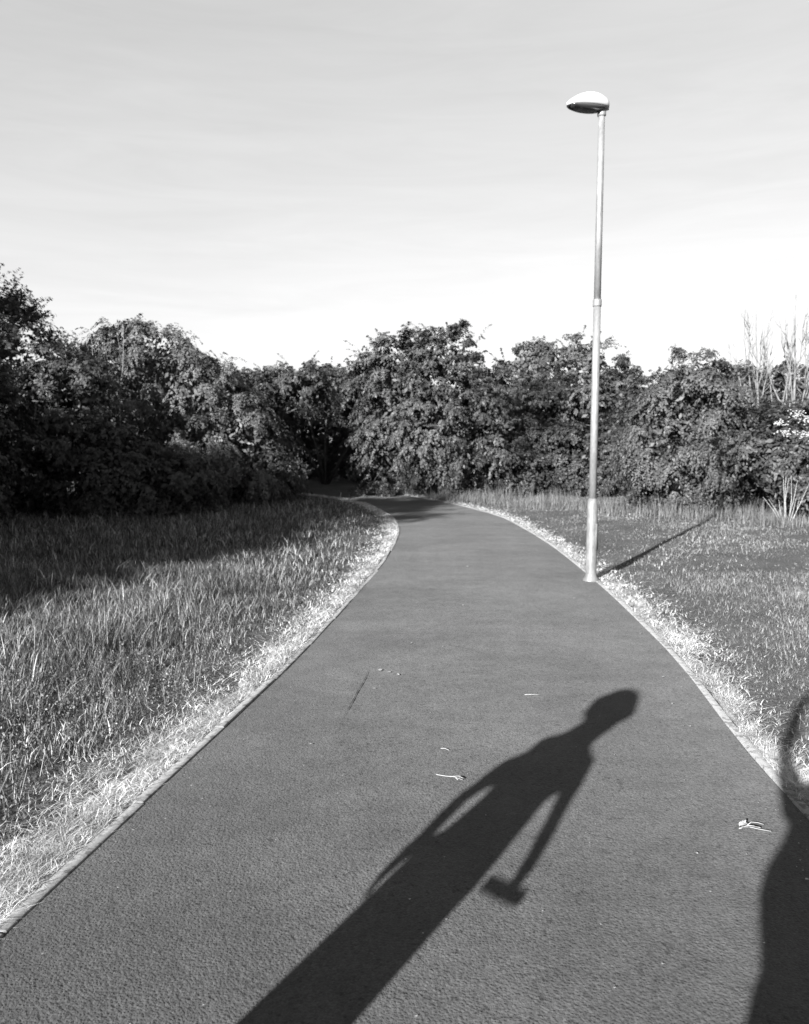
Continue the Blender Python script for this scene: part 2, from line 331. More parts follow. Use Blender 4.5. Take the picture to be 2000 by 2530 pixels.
# ------------------------------------------------------------------ shrubs and trees
def unit(v): return v / np.maximum(np.linalg.norm(v, axis=-1, keepdims=True), 1e-9)
def crown_mesh(name, lobes, m, sprays=1500, K=34, ln=(.24, .5), up=.35, droop=.55, leaf=.04, spread=.05, fill=4000, shoots=0, seed=0, ragged=.10, per=11, cone=.55, fan=1., flatz=.75):
    """a crown of leafy clumps, each a handful of drooping sprays, standing out from a lumpy volume; deep inside, larger fill leaves close it"""
    g = np.random.default_rng(seed); lobes = np.array(lobes, float)            # rows: x y z rx ry rz
    area = lobes[:, 3] * lobes[:, 4] + lobes[:, 3] * lobes[:, 5]; pr = area / area.sum(); upv = np.array([0, 0, 1.])
    def surf(nn, sc, cut=.72):
        k = g.choice(len(lobes), nn, p=pr); d = unit(g.normal(size=(nn, 3))); lb = lobes[k]
        p = lb[:, :3] + d * lb[:, 3:] * sc[:, None]; nrm = unit(d / lb[:, 3:]); ok = p[:, 2] > .05
        for i, o in enumerate(lobes):
            e = (((p - o[:3]) / o[3:]) ** 2).sum(1); ok &= ~((e < cut) & (k != i))
        return p[ok], nrm[ok]
    nc = max(20, sprays // per); cc, cn = surf(int(nc * 2.2), .84 + g.normal(0, ragged, int(nc * 2.2))); cc, cn = cc[:nc], cn[:nc]; nc = len(cc)
    ci = g.integers(0, nc, sprays); csz = g.uniform(.6, 1.5, nc); flat = np.array([1, 1, flatz])
    p0 = cc[ci] + g.normal(0, .06, (sprays, 3)) * csz[ci][:, None]; ax = unit(cn + up * upv); d0 = unit(ax[ci] + g.normal(0, cone, (sprays, 3)) * flat * fan)
    Ls = g.uniform(*ln, sprays) * csz[ci]; dr_ = np.full(sprays, droop); sp_ = np.full(sprays, spread); ctr = cc[ci] - cn[ci] * .18
    if shoots:
        ps, ns = surf(shoots * 8, np.full(shoots * 8, .95)); q = ns[:, 2] > .3; ps, ns = ps[q][:shoots], ns[q][:shoots]; k = len(ps)
        p0 = np.vstack([p0, ps]); d0 = np.vstack([d0, unit(ns + (up + .5) * upv + g.normal(0, .3, (k, 3)))]); Ls = np.concatenate([Ls, g.uniform(.5, 1.05, k)])
        dr_ = np.concatenate([dr_, droop * g.uniform(.5, 1.4, k)]); sp_ = np.concatenate([sp_, np.full(k, .03)]); ctr = np.vstack([ctr, ps - ns * .3])
    Mn = len(p0); side = unit(np.cross(d0, upv) + 1e-6)
    t = np.linspace(.05, 1, K)[None, :] + g.uniform(-.015, .015, (Mn, K)); curl = g.normal(0, .25, Mn)
    P = p0[:, None, :] + d0[:, None, :] * (Ls[:, None] * t)[..., None] - upv * ((dr_ * Ls)[:, None] * t ** 2.2)[..., None] + side[:, None, :] * (curl[:, None] * Ls[:, None] * t ** 2)[..., None]
    P = P + g.normal(0, 1, P.shape) * (sp_[:, None] * (1 - .6 * t))[..., None] * [1, 1, .7]
    tang = unit(d0[:, None, :] - upv * (2.2 * dr_[:, None] * t ** 1.2)[..., None]); lu = unit(tang + g.normal(0, .6, P.shape))
    out = unit(P - ctr[:, None, :]); P, lu, out = P.reshape(-1, 3), lu.reshape(-1, 3), out.reshape(-1, 3)
    ln_ = unit(out * .9 + upv * .35 + g.normal(0, .3, P.shape)); lv = unit(np.cross(ln_, lu)); lu = unit(np.cross(lv, ln_)); sz = leaf * g.uniform(.6, 1.25, len(P))
    if fill:
        pf, nf = surf(int(fill * 1.6), g.uniform(.35, .74, int(fill * 1.6)), .4); pf, nf = pf[:fill], nf[:fill]
        l2 = unit(g.normal(size=pf.shape)); lv2 = unit(np.cross(unit(nf + g.normal(0, .6, nf.shape)), l2))
        P = np.vstack([P, pf]); lu = np.vstack([lu, l2]); lv = np.vstack([lv, lv2]); sz = np.concatenate([sz, leaf * g.uniform(1.5, 2.4, len(pf))])
    keep = P[:, 2] > .03; P, lu, lv, sz = P[keep], lu[keep], lv[keep], sz[keep]
    a_ = lu * sz[:, None]; b_ = lv * (sz * .5)[:, None]; fold = np.cross(lu, lv) * (sz * .14)[:, None]
    V = np.stack([P - a_, P + b_ + fold, P + a_, P - b_ + fold], 1).reshape(-1, 3); Q = np.arange(len(V)).reshape(-1, 4)
    return V, Q
def limbs(lobes, base_r, g, n_extra=3):
    mb = MB(); top = max(l[2] + l[5] * .5 for l in lobes)
    for i, l in enumerate(lobes):
        x, y, z = l[:3]; a0 = g.uniform(0, 6.28)
        p = [(.12 * math.cos(a0), .12 * math.sin(a0), -.1), (.35 * x + .1 * g.normal(), .35 * y + .1 * g.normal(), z * .35), (.8 * x, .8 * y, z * .75), (x * 1.0, y * 1.0, z + l[5] * .55)]
        mb.tube(p, [base_r * .8, base_r * .55, base_r * .35, base_r * .1], 7)
        for q in range(n_extra):
            d = unit(g.normal(size=3) + [0, 0, .5]); e = np.array(p[2]); f = e + d * np.array(l[3:]) * .8
            mb.tube([tuple(e), tuple((e + f) / 2 + g.normal(0, .06, 3)), tuple(f)], [base_r * .3, base_r * .18, base_r * .05], 5)
    return mb
LB = {}
def shrub(name, kind_name, label, loc, lobes, m, group=None, base_r=.09, **kw):
    seed = kw.pop('seed', int(abs(loc[0] * 31 + loc[1] * 17)) + 5)
    t = thing(kind_name, label, name, (loc[0], loc[1], -.02), 0, group)
    V, Q = crown_mesh(kind_name, lobes, m, seed=seed, **kw)
    link('crown', mesh_np('crown', V, Q, None, m), t)
    link('trunk', limbs(lobes, base_r, np.random.default_rng(seed)).mesh('trunk', M_bark), t)
    return t
def clone(src, loc, rz, sc, label, group=None):
    r = src.copy(); C.objects.link(r); r.location = loc; r.rotation_euler.z = rz; r.scale = (sc[0], sc[1], sc[2]); r['label'] = label
    if group: r['group'] = group
    for ch in src.children:
        c_ = ch.copy(); C.objects.link(c_); c_.parent = r
    return r
HG = 'shrubs and small trees round the bend of the path'
# centre: big ragged shrub right of the tunnel
shrub('shrub', 'hawthorn_shrub', 'biggest ragged dark shrub at the centre, just right of the dark opening', (.75, 24.2),
      [(0, 0, 2.3, 2.1, 1.7, 2.2), (-.9, .1, 3.65, 1.15, 1.1, 1.2), (.5, 0, 3.8, 1.2, 1.1, 1.1), (1.4, .1, 2.7, 1.1, 1.1, 1.2), (-1.35, -.2, 1.5, .85, 1, 1.5), (1.9, 0, 1.4, .9, 1, 1.3), (.3, -.7, 1.4, 1.4, 1, 1.3)],
      M_leaf['mid'], HG, sprays=2900, K=30, up=.3, droop=.6, leaf=.046, fill=4500, shoots=80, ragged=.12)
# left: big pale shrub, sunlit in its upper half
big_left = shrub('shrub', 'arching_shrub', 'broad sunlit shrub with arching shoots on its crown, left of the dark opening', (-6.1, 20.4),
      [(0, 0, 2.2, 2.0, 1.6, 1.9), (-.5, .2, 3.5, 1.4, 1.2, 1.05), (.9, .1, 2.75, 1.3, 1.2, .95), (1.9, -.1, 1.6, 1.0, 1.1, 1.15), (-1.5, 0, 2.6, 1.0, 1.1, 1.3), (.4, -.7, 1.3, 1.7, .9, 1.2), (2.4, -.2, 1.1, .8, .9, .95)],
      M_leaf['pale'], HG, sprays=2900, K=30, ln=(.28, .6), up=.5, droop=.95, leaf=.04, fill=4500, shoots=70, ragged=.11)
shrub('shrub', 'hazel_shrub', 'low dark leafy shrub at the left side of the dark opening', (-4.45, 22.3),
      [(0, 0, 1.2, .95, .9, 1.2), (.6, -.2, .7, .75, .7, .7), (-.6, .2, 1.9, .8, .8, .8)], M_leaf['dark'], HG, sprays=1000, K=30, up=.2, droop=.9, leaf=.05, fill=1800)  # leaf colour darkened to deepen the shade of the opening
shrub('tree', 'leaning_tree', 'pale bushy tree top arching over the dark opening at the end of the path', (-3.0, 31.5),
      [(0, 0, 3.85, 2.4, 1.6, .6), (-2.2, 0, 3.5, 1.7, 1.5, .8), (1.8, 0, 3.8, 1.6, 1.4, .7), (-1, -.3, 3.9, 1.2, 1.1, .6)], M_leaf['pale'], HG, sprays=1700, K=26, leaf=.058, up=.3, droop=.5, fill=3000, ln=(.3, .65), shoots=30)
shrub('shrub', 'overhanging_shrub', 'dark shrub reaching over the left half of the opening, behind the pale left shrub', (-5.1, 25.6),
      [(0, 0, 1.9, 1.25, 1.2, 1.9), (.5, .1, 3.0, 1.1, 1.1, .8), (1.7, .2, 3.35, 1.2, 1, .6), (-1, .2, 1.7, 1.3, 1.2, 1.6)], M_leaf['dark'], HG, sprays=1500, K=26, leaf=.05, up=.3, droop=.6, fill=3500)  # dark leaf colour stands in for shade in the hollow
shrub('shrub', 'dogwood_shrub', 'mid-grey shrub joined to the left flank of the biggest central shrub', (-.9, 27.0),
      [(-.7, 0, 3.35, 1.3, 1.1, .75), (.3, 0, 3.0, 1.2, 1.2, 1.2), (.9, 0, 1.7, 1.0, 1.1, 1.6)], M_leaf['mid'], HG, sprays=1300, K=30, leaf=.052, up=.4, droop=.6, fill=3000, shoots=20)
# right of centre
shrub('tree', 'round_tree', 'rounded pale tree rising behind the shrubs, crossed by the lamp post', (6.6, 34),
      [(0, 0, 3.2, 2.8, 2.2, 2.6), (-1.2, 0, 4.5, 1.6, 1.5, 1.2), (.6, 0, 4.9, 1.6, 1.5, 1.2), (2.0, 0, 3.9, 1.4, 1.4, 1.3), (-2.2, 0, 3.0, 1.4, 1.4, 1.8)], M_leaf['pale'], HG, sprays=2000, K=27, ln=(.3, .65), up=.3, droop=.35, leaf=.062, spread=.07, fill=4000, shoots=20)
bram = shrub('bramble', 'bramble_thicket', 'low dark bramble thicket between the biggest central shrub and the lamp post', (3.7, 25.0),
      [(0, 0, 1.1, 1.4, 1.0, 1.2), (-.8, .1, 1.4, .9, .9, 1.0), (.9, 0, 1.1, 1.0, .9, 1.1), (0, -.6, .7, 1.5, .7, .8)], M_leaf['bramble'], HG, sprays=1700, K=28, ln=(.2, .42), up=.4, droop=.5, leaf=.042, fill=3000, ragged=.07, shoots=12)
clone(bram, (5.7, 24.2, -.02), 2.4, (1.1, 1, 1.0), 'low dark bramble thicket just right of the lamp post', HG)
clone(bram, (4.8, 28.5, -.02), 4.1, (1.4, 1.2, 1.65), 'taller dull thicket behind the lamp post, above the low brambles', HG)
shrub('shrub', 'layered_shrub', 'dense rounded shrub with drooping layered sprays, right of the lamp post', (6.9, 19.2),
      [(0, 0, 1.75, 1.5, 1.35, 1.6), (.1, 0, 2.85, .9, .95, .8), (-.85, -.1, 1.8, .9, .95, 1.05), (.9, -.1, 1.8, .85, .95, 1.1), (0, -.6, 1.1, 1.3, .8, 1.0), (-1.1, -.2, .9, .65, .7, .7)],
      M_leaf['layered'], HG, sprays=2700, K=31, ln=(.25, .5), up=.0, droop=.8, leaf=.038, spread=.045, fill=4000, ragged=.15, fan=1.15, flatz=.35, per=15, cone=.6)
back = shrub('shrub', 'hedge_shrub', 'dull hedge shrub behind the left shoulder of the layered shrub', (7.8, 28),
      [(0, 0, 2.0, 2.2, 1.5, 2.0), (-1.2, 0, 2.9, 1.2, 1.1, 1.0), (1.1, 0, 3.0, 1.2, 1.1, .9)], M_leaf['mid'], HG, sprays=1600, K=28, leaf=.055, up=.3, droop=.5, fill=3000, ln=(.3, .6))
clone(back, (12.0, 26, -.02), 2.2, (1, 1, 1.0), 'dull hedge shrub behind the bare saplings at the right edge', HG)
clone(bram, (8.7, 17.4, -.02), 1.2, (1, 1, .95), 'dark low shrub at the right edge below the white blossom', HG)
for (x, y, rz, sc, where) in [(-12, 34, 1, 1.3, 'behind the trees at the left edge'), (-7.5, 36, 2.5, 1.1, 'behind the pale left shrub'), (-3.4, 36, 4, .95, 'closing the back of the dark opening'), (2.6, 36, .4, 1.0, 'behind the biggest central shrub'),
                              (11.5, 38, 3.2, 1.05, 'behind the layered shrub'), (17, 36, 5, 1.1, 'behind the bare saplings'), (-8.2, 26.5, 2, 1.05, 'close behind the pale left shrub, added for its shade'), (-6.0, 28.4, 5.6, .95, 'added to shade the dark opening from its left'), (-1.2, 34, 1.1, .9, 'at the right end of the dark opening')]:
    clone(back, (x, y, -.02), rz, (sc * 1.3, sc, sc), 'far hedge shrub ' + where, HG)  # the two left of the opening are added to cast shade into it
# left edge: dark trees in the shade
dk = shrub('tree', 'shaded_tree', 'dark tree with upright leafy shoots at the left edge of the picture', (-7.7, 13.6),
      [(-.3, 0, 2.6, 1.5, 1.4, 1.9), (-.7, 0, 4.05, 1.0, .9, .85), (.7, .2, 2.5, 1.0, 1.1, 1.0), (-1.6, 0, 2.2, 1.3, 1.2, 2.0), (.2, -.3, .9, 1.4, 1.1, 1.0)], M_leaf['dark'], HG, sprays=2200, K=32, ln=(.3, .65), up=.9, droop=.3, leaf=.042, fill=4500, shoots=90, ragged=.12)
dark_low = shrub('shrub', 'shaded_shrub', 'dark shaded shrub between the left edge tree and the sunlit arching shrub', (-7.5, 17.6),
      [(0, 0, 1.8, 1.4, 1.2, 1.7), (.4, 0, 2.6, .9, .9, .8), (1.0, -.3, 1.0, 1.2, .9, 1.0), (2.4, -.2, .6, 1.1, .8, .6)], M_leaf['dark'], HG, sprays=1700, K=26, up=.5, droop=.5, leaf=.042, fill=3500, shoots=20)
# trees standing beyond the left edge; their shade lies over the lawn
OG = 'trees beyond the left edge of the picture'
for x, y, rz, sc, where in [(-10.3, 1.6, .5, 1.7, 'nearest the walkers'), (-11.9, 4.6, 2, 1.4, 'second from the walkers'), (-15.5, 5.5, 3.3, 1.15, 'set back behind the second'), (-10.0, 7.0, 4.4, 1.1, 'third along the lawn'),
                     (-12.3, 12.2, 1.2, .95, 'fourth along the lawn'), (-17.5, 9, 5.2, 1.25, 'farthest back from the lawn'), (-13.5, 17, .2, 1.0, 'last in the row, by the dark left shrubs'), (-13.5, -2.0, 3, 1.45, 'behind the walkers')]:
    clone(dk, (x, y, -.02), rz, (sc, sc, sc * 1.05 if sc != .95 else 1.75), 'dark tree beyond the left edge, ' + where, OG)

dk.location = (-9.1, 18.4, -.02); dk.scale = (1.05, 1.1, 1.1)
clone(dark_low, (-8.0, 14.0, -.02), 2.6, (1.05, 1, .98), 'low dark shaded shrub nearest the camera at the left edge of the picture', HG)

# slim saplings
def sapling(label, loc, h, pale, lean, seed, nb=5, r=.02, group=None, leaves=False, spread=.3):
    g = np.random.default_rng(seed); t = thing('sapling', label, 'sapling', (loc[0], loc[1], -.02), 0, group); mb = MB()
    pts = [(lean * (i / 6) ** 1.4 + .03 * g.normal(), .03 * g.normal(), h * i / 6) for i in range(7)]
    mb.tube(pts, [r * (1 - .8 * i / 6) for i in range(7)], 6); link('trunk', mb.mesh('trunk', pale), t)
    if nb:
        mb = MB()
        for _ in range(nb):
            f = g.uniform(.25, .85); q = np.array(pts[0]) * (1 - f) + np.array(pts[6]) * f; q[0] = np.interp(f * h, [p[2] for p in pts], [p[0] for p in pts]); q[1] = 0
            a = g.uniform(0, 6.28); L_ = (1 - f) * h * g.uniform(.5, .95) + .25
            w = [q + np.array([math.cos(a) * spread * L_ * s_ ** .6, math.sin(a) * spread * L_ * s_ ** .6, L_ * s_]) + g.normal(0, .012, 3) for s_ in (0, .25, .5, .75, 1)]
            rr = r * (1 - .8 * f) * .6; mb.tube([tuple(k_) for k_ in w], [rr, rr * .8, rr * .6, rr * .45, rr * .25], 4)
            for _2 in range(3):
                s_ = g.uniform(.3, .9); k0 = q + (w[-1] - q) * s_; a2 = a + g.normal(0, .8); l2 = L_ * .35
                k1 = k0 + np.array([math.cos(a2) * .3 * l2, math.sin(a2) * .3 * l2, l2]); mb.tube([tuple(k0), tuple((k0 + k1) / 2 + g.normal(0, .01, 3)), tuple(k1)], [rr * .5, rr * .4, rr * .2], 4)
        link('branches', mb.mesh('branches', pale), t)
    return t
sapling('left of the two slim pale birch stems in front of the sunlit left shrub', (-7.0, 18.7), 3.9, M_pale, -.12, 3, 3, .024)
sapling('right of the two slim pale birch stems in front of the sunlit left shrub', (-6.5, 18.5), 4.0, M_pale, .15, 4, 3, .024)
def bare_tree(label, loc, h, lean, seed, r=.05):
    """a leafless young tree: stem, ascending limbs that bow outward and up, and fine twigs on them"""
    g = np.random.default_rng(seed); t = thing('bare_tree', label, 'tree', (loc[0], loc[1], -.02)); st = MB(); br = MB(); tw = MB()
    z = np.linspace(0, 1, 9); sx = lean * z ** 1.3 + np.cumsum(g.normal(0, .025, 9)); sy = np.cumsum(g.normal(0, .025, 9)); P = np.column_stack([sx, sy, z * h]); st.tube([tuple(p) for p in P], list(r * (1 - .85 * z)), 7)
    for k_ in range(11):
        f = g.uniform(.22, .8); p0 = np.array([np.interp(f, z, P[:, i]) for i in range(3)]); a = k_ * 2.4 + g.normal(0, .3); L_ = (1.05 - f) * h * g.uniform(.55, .9); o = L_ * g.uniform(.2, .36); u = np.linspace(0, 1, 7)
        B = p0 + np.column_stack([math.cos(a) * o * np.sqrt(u), math.sin(a) * o * np.sqrt(u), L_ * u ** 1.15]) + np.vstack([[0, 0, 0], np.cumsum(g.normal(0, .02, (6, 3)), axis=0)]); rr = r * (1 - .8 * f) * .62
        br.tube([tuple(p) for p in B], list(rr * (1 - .75 * u)), 5)
        for q in range(9):
            v = g.uniform(.2, .98); q0 = np.array([np.interp(v, u, B[:, i]) for i in range(3)]); a2 = a + g.normal(0, 1.3); l2 = g.uniform(.15, .55) * (1.2 - .6 * v); o2 = l2 * g.uniform(.25, .7); w = np.linspace(0, 1, 4)
            T = q0 + np.column_stack([math.cos(a2) * o2 * w ** .7, math.sin(a2) * o2 * w ** .7, l2 * w]) + np.vstack([[0, 0, 0], g.normal(0, .012, (3, 3))]); tw.tube([tuple(p) for p in T], list(np.maximum(.0075 * (1 - .5 * w), .003)), 4)
    link('trunk', st.mesh('trunk', M_pale), t); link('limbs', br.mesh('limbs', M_pale), t); link('twigs', tw.mesh('twigs', M_pale), t, kind='stuff'); return t
bare_tree('leftmost bare pale tree, standing closest to the layered shrub at the right', (9.0, 20.6), 4.9, -.25, 11)
bare_tree('tallest bare pale tree at the right edge, between two others', (9.6, 20.4), 5.25, .1, 12, .055)
bare_tree('bare pale tree leaning out of the picture at the right edge', (9.9, 20.7), 4.7, .6, 15)

# elder in flower at the right edge
el = shrub('shrub', 'elder_shrub', 'shrub carrying flat white blossom heads at the right edge', (7.75, 16.6), [(0, 0, 1.2, 1.0, .8, 1.0), (.5, 0, 1.7, .7, .7, .6)], M_leaf['mid'], HG, sprays=600, K=26, leaf=.045, fill=2000)
g = np.random.default_rng(5); fl = []
for c_ in [(-.6, -.7, 1.95), (-.35, -.75, 2.1), (-.1, -.7, 2.0), (.15, -.75, 2.15), (-.2, -.85, 1.72), (.1, -.85, 1.65), (.4, -.7, 1.9), (.7, -.6, 2.1), (-.5, -.75, 1.75)]:
    p = np.array(c_) + np.array([0, -.45, 0]) + np.column_stack([g.normal(0, .08, 36), g.normal(0, .08, 36), g.normal(0, .035, 36)]); s_ = .018
    for q in p: fl.append([q + (-s_, 0, 0), q + (0, -s_ * .6, -s_ * .5), q + (s_, 0, 0), q + (0, s_ * .6, s_ * .5)])
fl = np.array(fl).reshape(-1, 3); link('blossom', mesh_np('blossom', fl, np.arange(len(fl)).reshape(-1, 4), None, M_flower), el)

# ------------------------------------------------------------------ grass
def blades(name, xy, z0, h, w, lean, m, seg=3, flat=None, seed=1):
    g = np.random.default_rng(seed); n = len(xy); a = g.uniform(0, 6.283, n); f = a + math.pi / 2 + g.normal(0, .5, n)
    d = np.stack([np.cos(a), np.sin(a)], 1); s = np.stack([np.cos(f), np.sin(f)], 1); V = np.zeros((n, 2 * seg + 1, 3))
    for k_ in range(seg + 1):
        t = k_ / seg; cx = xy + d * (h * lean * t ** 1.8)[:, None]; cz = z0 + h * (t - .45 * np.minimum(lean, 1.6) * t ** 2.2)
        if flat is not None: cz = z0 + .006 + flat * t
        ww = w * (1 - t ** 1.6 * .96) / 2
        if k_ < seg:
            V[:, 2 * k_, :2] = cx - s * ww[:, None]; V[:, 2 * k_ + 1, :2] = cx + s * ww[:, None]; V[:, 2 * k_, 2] = V[:, 2 * k_ + 1, 2] = cz
        else: V[:, 2 * seg, :2] = cx; V[:, 2 * seg, 2] = cz
    b0 = (np.arange(n) * (2 * seg + 1))[:, None]
    Q = np.concatenate([b0 + np.array([[2 * k_, 2 * k_ + 1, 2 * k_ + 3, 2 * k_ + 2]]) for k_ in range(seg - 1)]) if seg > 1 else None
    T = b0 + np.array([[2 * seg - 2, 2 * seg - 1, 2 * seg]])
    me = mesh_np(name, V.reshape(-1, 3), Q, T, m); return link(name, me, kind='stuff')
def scatter(n, d0, d1, side, power, seed, margin=1.6):
    """points on one side of the path, thinning out with distance from the walker"""
    g = np.random.default_rng(seed); d = (g.random(n) * (d1 ** power - d0 ** power) + d0 ** power) ** (1 / power); lim = .56 * d + margin
    x = g.uniform(0, 1, n) * lim * side; p = np.stack([x, d], 1)
    e = dist_to(p, LEFTs if side < 0 else RIGHTs); ins = inside(p); return p[~ins], e[~ins], g
def vnoise(p, s, seed=0):
    g = np.random.default_rng(seed); out = 0
    for k_ in range(6):
        th = g.uniform(0, 6.28); f = s * g.uniform(.6, 1.8); out = out + np.sin((p[:, 0] * math.cos(th) + p[:, 1] * math.sin(th)) * f + g.uniform(0, 6.28))
    return out / 6
def grass(name, n, d0, d1, side, m, hmax, hmin, ramp, seg, seed, power=1.15, wmin=.0024, wk=.0008, lean=(.2, .9), tuft=14, hv=1.):
    p, e, g = scatter(n, d0, d1, side, power, seed); band = .30 + .12 * vnoise(p, 1.7, 3) + .08 * vnoise(p, 7, 5)
    pk = np.clip((e - band) / .25, .0, 1); ok = (e > .075) & (g.random(len(p)) < .06 + .94 * pk); p, e, band = p[ok], e[ok], band[ok]
    d = np.hypot(p[:, 0], p[:, 1]); h = hmin + (hmax - hmin) * np.clip((e - band) / ramp, 0, 1)
    h = h * np.interp(d, [2.5, 5], [.62, 1.]) * (1 + hv * (.6 * vnoise(p, 2.6, 8) + .5 * vnoise(p, 9, 9))) * g.uniform(.55, 1.25, len(p)); h = np.maximum(h, .02)
    w = np.maximum(wmin, wk * d) * g.uniform(.7, 1.3, len(p)); ln_ = g.uniform(*lean, len(p))
    if tuft:                                # most blades stand in tufts of their own height and tone of growth
        nt = len(p) // tuft; idx = np.arange(len(p)) % nt; own = g.random(len(p)) < .8; off = g.normal(0, .022, (len(p), 2)) * (1 + d / 6)[:, None]
        p = np.where(own[:, None], p[idx] + off, p); hf = 1 + hv * g.uniform(-.5, .5, nt); h = np.where(own, h[idx] * hf[idx] * g.uniform(.55, 1.1, len(p)), h); ok = ~inside(p) & (dist_to(p, LEFTs if side < 0 else RIGHTs) > .06); p, h, w, ln_ = p[ok], h[ok], w[ok], ln_[ok]
    return blades(name, p, np.full(len(p), -.03), h, w, ln_, m, seg, None, seed + 50)
grass('long_meadow_grass', 140000, 1.6, 9.5, -1, M_grass, .185, .05, 1.1, 3, 21)
grass('long_meadow_grass', 75000, 9, 24, -1, M_grass, .19, .06, 1.2, 2, 22, 1.3)
grass('mown_grass', 105000, 2.0, 9.5, 1, M_lawn, .07, .03, .6, 3, 23, tuft=7, hv=.5)
grass('mown_grass', 95000, 9, 24, 1, M_lawn, .065, .035, .8, 2, 24, 1.3, tuft=5, hv=.35)
def straw(name, n, d0, d1, side, seed):
    """dead clippings raked up along the kerb, thinning out into the grass"""
    g = np.random.default_rng(seed); q = resample(LEFT if side < 0 else RIGHT, .02); q = q[(q[:, 1] > d0) & (q[:, 1] < d1)]; tn = np.gradient(q, axis=0); tn /= np.linalg.norm(tn, axis=1)[:, None]; nn_ = np.stack([tn[:, 1], -tn[:, 0]], 1) * side
    pw_ = 1 / np.maximum(q[:, 1], 2.) ** 1.5; k_ = g.choice(len(q), n, p=pw_ / pw_.sum()); band = np.maximum(.05, .24 + .12 * vnoise(q, 1.7, 3) + .10 * vnoise(q, 7, 5))[k_]
    e = .045 + band * np.abs(g.normal(0, .62, n)) + .16 * g.exponential(.5, n) * (g.random(n) < .18)
    p = q[k_] + nn_[k_] * e[:, None] + g.normal(0, .01, (n, 2)); low = np.interp(p[:, 1], [4, 6.5] if side > 0 else [3, 6.5], [.054 if side > 0 else .040, .010]) + .012 * vnoise(p, 6, 15)
    ok = (e > low) & ~((side > 0) & (e < .085) & (p[:, 1] > 4.2) & (p[:, 1] < 4.95)) & (g.random(n) < .55 + .6 * vnoise(p, 9, 17)); p, e = p[ok], e[ok]
    d = np.hypot(p[:, 0], p[:, 1]); h = g.uniform(.03, .10, len(p)); w = np.maximum(.0022, .00075 * d) * g.uniform(.7, 1.3, len(p))
    blades(name, p, np.where(p[:, 1] > 5, -.008, -.022) + g.uniform(0, .026, len(p)), h, w, g.uniform(.7, 1.1, len(p)), M_straw, 2, g.uniform(-.004, .03, len(p)) * np.clip(1.4 - e, .5, 1), seed + 60)
straw('dry_grass_clippings', 66000, 1.6, 25, -1, 31); straw('dry_grass_clippings', 58000, 2.2, 25, 1, 33)
# taller grass under the shrubs
g = np.random.default_rng(40); cent = catmull([(-.3, 25.2), (.8, 23.2), (2.2, 21.8), (3.6, 20.6), (5.4, 19.4), (6.8, 17.3), (8.5, 15.3), (11, 14)], 40)
p = cent[g.integers(0, len(cent), 26000)] + g.normal(0, .9, (26000, 2)); p = p[~inside(p)]; p = p[g.random(len(p)) < np.clip(.45 + .9 * vnoise(p, 1.6, 2), .05, 1)]
blades('tall_grass', p, np.full(len(p), -.03), g.uniform(.07, .42, len(p)) * (1 + .8 * vnoise(p, 2.5, 4)), np.full(len(p), .012), g.uniform(.1, .6, len(p)), M_tall, 3, None, 41)

# ------------------------------------------------------------------ people (both stand just outside the picture; their shadows fall into it)
M_skin = mat('skin', .32, .55, .4); M_shirt = mat('cotton_shirt', .25, .9, .1); M_short = mat('dark_cloth', .05, .9, .1)
M_hair = mat('dark_hair', .03, .5, .4); M_shoe = mat('canvas_shoe', .4, .8, .2); M_phone = mat('phone_glass', .02, .15, .5); M_eye = mat('eye', .02, .2, .5)
for mm, sc_ in ((M_shirt, 300), (M_short, 300), (M_hair, 120)): bump(mm, noise(mm, coords(mm), sc_, 3), .3, .003)
def solid(name, segs, m, parent, voxel=.012, smooth=4):
    """tapered limbs (p, q, rp, rq[, flatten]) fused into one continuous skin"""
    mb = MB()
    for sg in segs:
        p, q, r0, r1 = Vector(sg[0]), Vector(sg[1]), sg[2], sg[3]; fl = sg[4] if len(sg) > 4 else (1, 1); d = q - p; ln_ = max(d.length, 1e-5); d = d / ln_
        ux = Vector((1, 0, 0)) if abs(d.x) < .8 else Vector((0, 1, 0)); w = d.cross(ux).normalized(); u = w.cross(d).normalized(); rs = []
        for k_ in range(5): a_ = math.pi / 2 * (1 - k_ / 5) * .98; rs.append((p - d * r0 * math.sin(a_), r0 * math.cos(a_)))
        for k_ in range(6): rs.append((p + d * ln_ * k_ / 5, r0 + (r1 - r0) * k_ / 5))
        for k_ in range(1, 6): a_ = math.pi / 2 * (k_ / 5) * .98; rs.append((q + d * r1 * math.sin(a_), r1 * math.cos(a_)))
        mb.rings([[tuple(c_ + u * (math.cos(2 * math.pi * j / 14) * r_ * fl[0]) + w * (math.sin(2 * math.pi * j / 14) * r_ * fl[1])) for j in range(14)] for c_, r_ in rs])
    tmp = bpy.data.objects.new('tmp', mb.mesh('tmp', None)); C.objects.link(tmp)
    rm = tmp.modifiers.new('r', 'REMESH'); rm.mode = 'VOXEL'; rm.voxel_size = voxel; rm.use_smooth_shade = True
    sm = tmp.modifiers.new('s', 'SMOOTH'); sm.iterations = smooth; sm.factor = .5
    me = bpy.data.meshes.new_from_object(tmp.evaluated_get(bpy.context.evaluated_depsgraph_get())); me.name = name; bpy.data.objects.remove(tmp)
    me.materials.clear(); me.materials.append(m); return link(name, me, parent)
def lerp(a, b, t): return tuple(a[i] + (b[i] - a[i]) * t for i in range(3))
